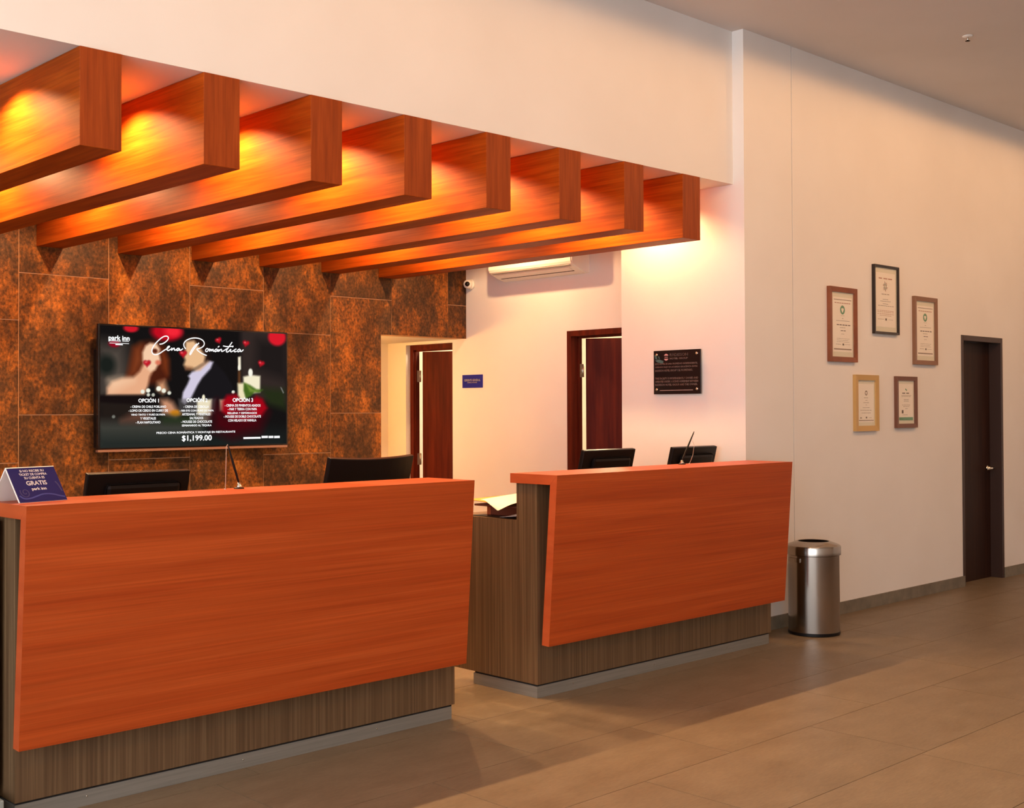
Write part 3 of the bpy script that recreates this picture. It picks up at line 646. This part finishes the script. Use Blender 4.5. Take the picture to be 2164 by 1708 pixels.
# ------------------------------------------------------------------ air conditioner and camera on the cream wall
ac = thing('air_conditioner', (XA, 6.895, 2.55), 'white split air conditioner on the cream wall under the last beam', 'air conditioner')
y0, y1 = 6.425, 7.372
prof = [(XA, 2.838), (6.905, 2.838), (6.872, 2.822), (6.860, 2.79), (6.860, 2.632), (6.868, 2.612), (6.885, 2.600), (6.96, 2.570), (7.03, 2.551), (XA, 2.551)]
bm = bmesh.new(); prism(bm, prof, 'Y', y0 + 0.012, y1 - 0.012); obj('body', bm, white_pl, ac)
for a, b in ((y0, y0 + 0.012), (y1 - 0.012, y1)):
    bm = bmesh.new(); prism(bm, [(x + (0.006 if x < XA - 0.01 else 0), z + (0.004 if z < 2.7 else -0.004)) for x, z in prof], 'Y', a, b); obj('end_cap', bm, white_pl, ac)
def inset(x0, z0, x1, z1, off, th, ya, yb, name, m):
    d = Vector((x1 - x0, z1 - z0)).normalized(); n = Vector((d.y, -d.x)); n = n if n.y < 0 else -n
    bm = bmesh.new(); prism(bm, [tuple(Vector((x0, z0)) + n * off), tuple(Vector((x1, z1)) + n * off), tuple(Vector((x1, z1)) + n * (off + th)), tuple(Vector((x0, z0)) + n * (off + th))], 'Y', ya, yb)
    return obj(name, bm, m, ac)
inset(6.872, 2.606, 6.895, 2.596, -0.001, 0.003, y0 + 0.03, y1 - 0.03, 'panel_seam', grey_pl)
inset(6.905, 2.592, 6.955, 2.572, 0.0005, 0.004, y0 + 0.07, y1 - 0.05, 'louver', white_pl)
inset(6.960, 2.570, 6.972, 2.567, -0.001, 0.003, y0 + 0.07, y1 - 0.05, 'air_slot', dark_slot)
obj('sticker', B((6.8585, 6.8605, 6.50, 6.56, 2.66, 2.73)), mat('sticker', (196, 176, 140), 0.6), ac)
obj('maker_mark', B((6.8585, 6.8605, 7.26, 7.33, 2.775, 2.782)), grey_pl, ac)
cm = thing('security_camera', (XA, 7.80, 2.56), 'small white dome security camera beside the tiled wall edge', 'camera')
bm = bmesh.new(); lathe(bm, [(0.046, 0), (0.046, -0.018), (0.040, -0.026)], (XA, 7.80, 2.565), 28, 'X'); obj('base', bm, white_pl, cm)
bm = bmesh.new(); bmesh.ops.create_uvsphere(bm, u_segments=24, v_segments=16, radius=0.040, matrix=Matrix.Translation((XA - 0.045, 7.795, 2.565)))
for f in bm.faces: f.smooth = True
ey = obj('eyeball', bm, white_pl, cm)
dvec = Vector((-0.78, -0.62, -0.05)).normalized(); c0 = Vector((XA - 0.045, 7.795, 2.565))
bm = bmesh.new(); tube(bm, [c0 + dvec * 0.028, c0 + dvec * 0.0405], 0.021, 20); obj('lens', bm, black_gloss, ey)

# ------------------------------------------------------------------ signs
def xplane(xw, yl, zb):                          # sign facing -X: u runs to the viewer's right (towards -Y)
    return lambda u, v, d=0.0: (xw - d, yl - u, zb + v)
sg = thing('office_sign', (XA, 7.788, 1.673), 'small navy blue office sign on the cream wall', 'sign')
obj('plate', B((XA - 0.006, XA, 7.660, 7.917, 1.672, 1.785), bev=0.001), blue_sign, sg)
bm = bmesh.new(); pl = xplane(XA - 0.0068, 7.917, 1.672)
text(bm, 'GERENTE GENERAL', 0.128, 0.066, 0.205, 0.018, pl, 0.035); text(bm, 'GENERAL MANAGER', 0.128, 0.046, 0.125, 0.010, pl, 0.025)
obj('lettering', bm, sign_ink, sg)
pq = thing('wall_plaque', (XC, 5.228, 1.585), 'square black acrylic plaque with grey text on the white pier', 'plaque')
obj('plate', B((XC - 0.024, XC - 0.016, 5.025, 5.432, 1.585, 1.888), bev=0.001), plaque_m, pq)
for yy, zz in ((5.054, 1.860), (5.054, 1.618), (5.402, 1.618), (5.402, 1.860)):
    bm = bmesh.new(); lathe(bm, [(0.008, 0), (0.008, -0.025), (0.010, -0.025), (0.008, -0.031)], (XC, yy, zz), 16, 'X'); obj('standoff', bm, chrome, pq)
pl = xplane(XC - 0.0246, 5.432, 1.585); W, Hh = 0.407, 0.303
def PT(s, x0, x1, y, h, b=0.03): text(bm, s, (x0 + x1) / 2 * W, (1 - y) * Hh, (x1 - x0) * W, h * Hh, pl, b)
bm = bmesh.new()
PT('RADISSON', 0.355, 0.735, 0.105, 0.06, 0.02); PT('HOTEL GROUP', 0.355, 0.735, 0.19, 0.035)
for s, y, x1 in (('ESTE HOTEL ES UNA PROPIEDAD INDEPENDIENTE,', 0.310, 0.935), ('OPERADO BAJO UN ACUERDO DE LICENCIA ENTRE', 0.385, 0.935), ('RADISSON HOTEL GROUP Y EL PROPIETARIO.', 0.460, 0.835), ('THIS FACILITY IS INDEPENDENTLY OWNED AND', 0.640, 0.945), ('OPERATED UNDER A LICENSE AGREEMENT BETWEEN', 0.712, 0.945), ('RADISSON HOTEL GROUP AND THE OWNER.', 0.785, 0.935)):
    PT(s, 0.035, x1, y, 0.042)
quad(bm, pl, 0.13 * W, 0.84 * W, 0.080 * Hh, 0.092 * Hh)
obj('lettering', bm, plaque_ink, pq)
bm = bmesh.new(); cxx, cyy, rr = 0.275 * W, (1 - 0.155) * Hh, 0.078 * Hh
for lo, hi in ((0.15, 0.85), (1.15, 1.85)):
    f = bm.faces.new([bm.verts.new(pl(cxx + 0.9 * rr * math.cos(math.pi * (lo + (hi - lo) * k / 12)), cyy + rr * math.sin(math.pi * (lo + (hi - lo) * k / 12)))) for k in range(13)])
quad(bm, pl, cxx - rr * 0.6, cxx + rr * 0.6, cyy - rr * 0.08, cyy + rr * 0.08)
obj('emblem', bm, plaque_pink, pq)
bm = bmesh.new()
for pts in ([(0.02, 0.90), (0.07, 0.89), (0.08, 0.80), (0.04, 0.81)], [(0.03, 0.78), (0.12, 0.80), (0.215, 0.76), (0.21, 0.70), (0.08, 0.735)], [(0.10, 0.88), (0.12, 0.87), (0.14, 0.81), (0.11, 0.82)]):
    bm.faces.new([bm.verts.new(pl(a * W, b * Hh)) for a, b in pts])
obj('corner_print', bm, plaque_teal, pq)

# ------------------------------------------------------------------ framed certificates
def cert(x0, x1, z0, z1, fm, bw, kind, lab, mount=True):
    t = thing('framed_certificate', ((x0 + x1) / 2, YW, z0), lab, 'frame', 'framed certificates on the right wall')
    yf = YW - 0.026; bm = bmesh.new()
    ou = [(x0, z0), (x1, z0), (x1, z1), (x0, z1)]; inn = [(x0 + bw, z0 + bw), (x1 - bw, z0 + bw), (x1 - bw, z1 - bw), (x0 + bw, z1 - bw)]
    for k in range(4):
        a, b, c, d = ou[k], ou[(k + 1) % 4], inn[(k + 1) % 4], inn[k]
        F = [bm.verts.new((p[0], yf + (0.004 if j > 1 else 0), p[1])) for j, p in enumerate((a, b, c, d))]; Bk = [bm.verts.new((p[0], YW, p[1])) for p in (a, b, c, d)]
        bm.faces.new(F); bm.faces.new((F[0], Bk[0], Bk[1], F[1])); bm.faces.new((F[2], Bk[2], Bk[3], F[3])); bm.faces.new((F[1], Bk[1], Bk[2], F[2])); bm.faces.new((F[3], Bk[3], Bk[0], F[0]))
    bmesh.ops.recalc_face_normals(bm, faces=bm.faces)
    obj('frame', bm, fm, t)
    ix0, ix1, iz0, iz1 = x0 + bw, x1 - bw, z0 + bw, z1 - bw; iw, ih = ix1 - ix0, iz1 - iz0
    obj('mount', B((ix0, ix1, YW - 0.010, YW - 0.002, iz0, iz1)), mount_m, t)
    mx = 0.07 if mount else 0.02
    px0, px1, pz0, pz1 = ix0 + mx * iw, ix1 - mx * iw * 0.8, iz0 + mx * ih * 1.1, iz1 - mx * ih * 1.1
    pp = obj('paper', B((px0, px1, YW - 0.0115, YW - 0.010, pz0, pz1)), paper_m, t)
    pw, ph = px1 - px0, pz1 - pz0
    at = lambda u, v, d=0.0: (px0 + u * pw, YW - 0.0120 - d, pz0 + v * ph)
    bm = bmesh.new()
    def line(xa, xb, y, h=0.006, mi=0): quad(bm, at, xa, xb, 1 - y - h / 2, 1 - y + h / 2, mi)
    def dashed(xa, xb, y, h, mi, n):
        random.seed(int(y * 1000) + n)
        x = xa
        for k in range(n):
            wd = (xb - xa) / n; quad(bm, at, x, x + wd * random.uniform(0.65, 0.9), 1 - y - h / 2, 1 - y + h / 2, mi); x += wd
    def ring(cx, cy, ro, ri, mi):
        n = 28; asp = ph / pw
        for k in range(n):
            a, b = 2 * math.pi * k / n, 2 * math.pi * (k + 1) / n
            f = bm.faces.new([bm.verts.new(at(cx + r_ * asp * math.cos(q), 1 - cy + r_ * math.sin(q))) for r_, q in ((ro, a), (ro, b), (ri * (1 + 0.18 * math.sin(b * 3)), b), (ri * (1 + 0.18 * math.sin(a * 3)), a))]); f.material_index = mi
    if kind in ('ring', 'ring2'):
        dashed(0.10, 0.94, 0.105, 0.014, 2, 7); line(0.06, 0.96, 0.045, 0.012, 0)
        ring(0.5, 0.23, 0.082, 0.040, 3)
        dashed(0.42, 0.60, 0.335, 0.007, 0, 3); line(0.48, 0.54, 0.385, 0.010, 0); dashed(0.18, 0.86, 0.43, 0.007, 1, 9)
        dashed(0.20, 0.92, 0.505, 0.017, 1, 5); dashed(0.36, 0.66, 0.555, 0.008, 0, 3); dashed(0.40, 0.70, 0.61, 0.013, 1, 2); dashed(0.44, 0.60, 0.67, 0.008, 0, 2)
        for k, y in enumerate((0.755, 0.785, 0.815)): dashed(0.20, 0.86 - 0.06 * (k % 2), y, 0.006, 0, 8)
        dashed(0.16, 0.42, 0.86, 0.008, 0, 3); quad(bm, at, 0.49, 0.57, 0.12, 0.155, 1); dashed(0.62, 0.90, 0.86, 0.006, 0, 4)
        line(0.05, 0.95, 0.95, 0.022, 0)
    elif kind == 'burst':
        dashed(0.14, 0.86, 0.105, 0.020, 2, 3)
        asp = ph / pw
        for k in range(18):
            a = 2 * math.pi * k / 18 + 0.1; r0, r1 = 0.012 + 0.012 * (k % 2), (0.07 + 0.035 * ((k * 7) % 3) / 2)
            wv = 0.007
            pts = [(r0, a - 0.12), (r1 * 0.8, a - 0.10), (r1, a), (r1 * 0.8, a + 0.10), (r0, a + 0.12)]
            f = bm.faces.new([bm.verts.new(at(0.47 + r_ * asp * 0.9 * math.cos(q), 1 - 0.25 + r_ * 1.05 * math.sin(q))) for r_, q in pts]); f.material_index = (3, 1, 2)[k % 3]
        dashed(0.28, 0.70, 0.395, 0.012, 0, 3)
        for y, a, b, mi in ((0.49, 0.34, 0.62, 1), (0.525, 0.22, 0.76, 1), (0.575, 0.34, 0.62, 1), (0.61, 0.10, 0.92, 1), (0.70, 0.06, 0.92, 2), (0.725, 0.06, 0.92, 2), (0.76, 0.06, 0.92, 2), (0.79, 0.18, 0.78, 2)): dashed(a, b, y, 0.008, mi, 8)
        quad(bm, at, 0.46, 0.54, 0.12, 0.16, 1); dashed(0.08, 0.40, 0.86, 0.008, 0, 4); dashed(0.62, 0.88, 0.86, 0.006, 0, 4)
    elif kind == 'faint':
        ring(0.5, 0.24, 0.066, 0.034, 0); dashed(0.36, 0.64, 0.365, 0.012, 0, 3)
        for y, a, b in ((0.43, 0.44, 0.58), (0.49, 0.32, 0.68), (0.55, 0.46, 0.54), (0.62, 0.28, 0.72), (0.69, 0.12, 0.86), (0.76, 0.2, 0.8)): dashed(a, b, y, 0.011, 0, 6)
        quad(bm, at, 0.10, 0.20, 0.10, 0.125, 1); quad(bm, at, 0.46, 0.55, 0.10, 0.14, 1); dashed(0.66, 0.84, 0.885, 0.01, 0, 3); line(0.02, 0.98, 0.955, 0.02, 0)
    else:
        for a, s in ((0.47, 0.0), (0.53, 0.02)):
            f = bm.faces.new([bm.verts.new(at(a + dx * 0.05, 1 - 0.15 - s + dy * 0.03)) for dx, dy in ((0, 1), (0.9, 0.2), (0.5, -1), (-0.5, -0.1))]); f.material_index = 3
        dashed(0.24, 0.80, 0.255, 0.026, 1, 2); line(0.18, 0.86, 0.315, 0.010, 0)
        for y, a, b, mi in ((0.35, 0.2, 0.84, 0), (0.43, 0.36, 0.70, 1), (0.47, 0.36, 0.70, 1), (0.58, 0.22, 0.80, 0), (0.62, 0.3, 0.74, 0), (0.68, 0.44, 0.62, 1), (0.85, 0.25, 0.62, 0)): dashed(a, b, y, 0.011, mi, 5)
        quad(bm, at, 0.20, 0.32, 0.19, 0.28, 1)
        quad(bm, at, 0.02, 0.98, 0.0, 0.085, 3)
    obj('print', bm, [ink_m, ink_dark, ink_red, ink_green], pp, base=wloc(t))
    obj('glass', B((ix0, ix1, YW - 0.0185, YW - 0.0170, iz0, iz1)), glass_m, t)
cert(7.660, 8.036, 1.818, 2.357, fr_brown, 0.036, 'ring', 'reddish brown framed certificate with green ring, leftmost on the wall')
cert(8.288, 8.656, 2.043, 2.564, fr_black, 0.018, 'burst', 'thin black framed certificate with leafy emblem, highest of the five')
cert(8.900, 9.274, 1.825, 2.362, fr_tan, 0.034, 'ring2', 'taupe framed certificate with green ring, nearest the dark door')
cert(8.005, 8.338, 1.313, 1.729, fr_gold, 0.040, 'faint', 'gold framed certificate with faint print in the lower row')
cert(8.607, 8.930, 1.330, 1.727, fr_plum, 0.032, 'leaf', 'plum brown framed small certificate in the lower row', True)

# ------------------------------------------------------------------ bin, sprinkler
bc = (7.04, 4.415, 0.0)
bn = thing('waste_bin', bc, 'round brushed steel waste bin with open top beside the counter', 'bin')
bm = bmesh.new(); lathe(bm, [(0.162, 0), (0.169, 0.004), (0.169, 0.020), (0.166, 0.022)], bc, 64); obj('base_ring', bm, black, bn, sharp=40)
bm = bmesh.new(); lathe(bm, [(0.166, 0.022), (0.166, 0.518)], bc, 72); obj('body', bm, steel_bin, bn, sharp=40)
bm = bmesh.new(); prof = [(0.172, 0.520), (0.176, 0.522), (0.176, 0.572), (0.173, 0.580), (0.160, 0.588), (0.108, 0.607), (0.104, 0.608), (0.100, 0.604), (0.098, 0.585)]
lathe(bm, prof, bc, 72)
top = max((f for f in bm.faces if len(f.verts) > 10), key=lambda f: f.calc_center_median().z); bmesh.ops.delete(bm, geom=[top], context='FACES_ONLY')
ld = obj('lid', bm, steel_bin, bn, sharp=30)
bm = bmesh.new(); lathe(bm, [(0.097, 0.604), (0.099, 0.606), (0.0975, 0.585), (0.09, 0.40), (0.085, 0.395)], bc, 48); 
top = min((f for f in bm.faces if len(f.verts) > 10), key=lambda f: -f.calc_center_median().z); bmesh.ops.delete(bm, geom=[top], context='FACES_ONLY')
obj('liner', bm, black, ld)
ga = math.atan2(-bc[1], -bc[0]) - 0.85
bm = bmesh.new()
for da in (-0.24, -0.12, 0.0, 0.12, 0.24):
    a = ga + da; c = Vector((bc[0] + 0.169 * math.cos(a), bc[1] + 0.169 * math.sin(a), 0.49))
    bmesh.ops.create_cube(bm, size=1.0, matrix=Matrix.Translation(c) @ Matrix.Rotation(a, 4, 'Z') @ Matrix.Diagonal((0.012, 0.026, 0.026, 1)))
obj('grip', bm, steel_bin, bn)
sp_ = thing('fire_sprinkler', (7.893, 3.731, ZC), 'small white fire sprinkler on the ceiling', 'sprinkler')
bm = bmesh.new(); lathe(bm, [(0.034, 0), (0.034, -0.004), (0.014, -0.010)], (7.893, 3.731, ZC), 24); obj('escutcheon', bm, white_pl, sp_)
bm = bmesh.new(); lathe(bm, [(0.008, -0.008), (0.007, -0.030), (0.004, -0.032)], (7.893, 3.731, ZC), 12); obj('nozzle', bm, chrome, sp_)
bm = bmesh.new(); lathe(bm, [(0.016, -0.034), (0.016, -0.036)], (7.893, 3.731, ZC), 16); obj('deflector', bm, black, sp_)
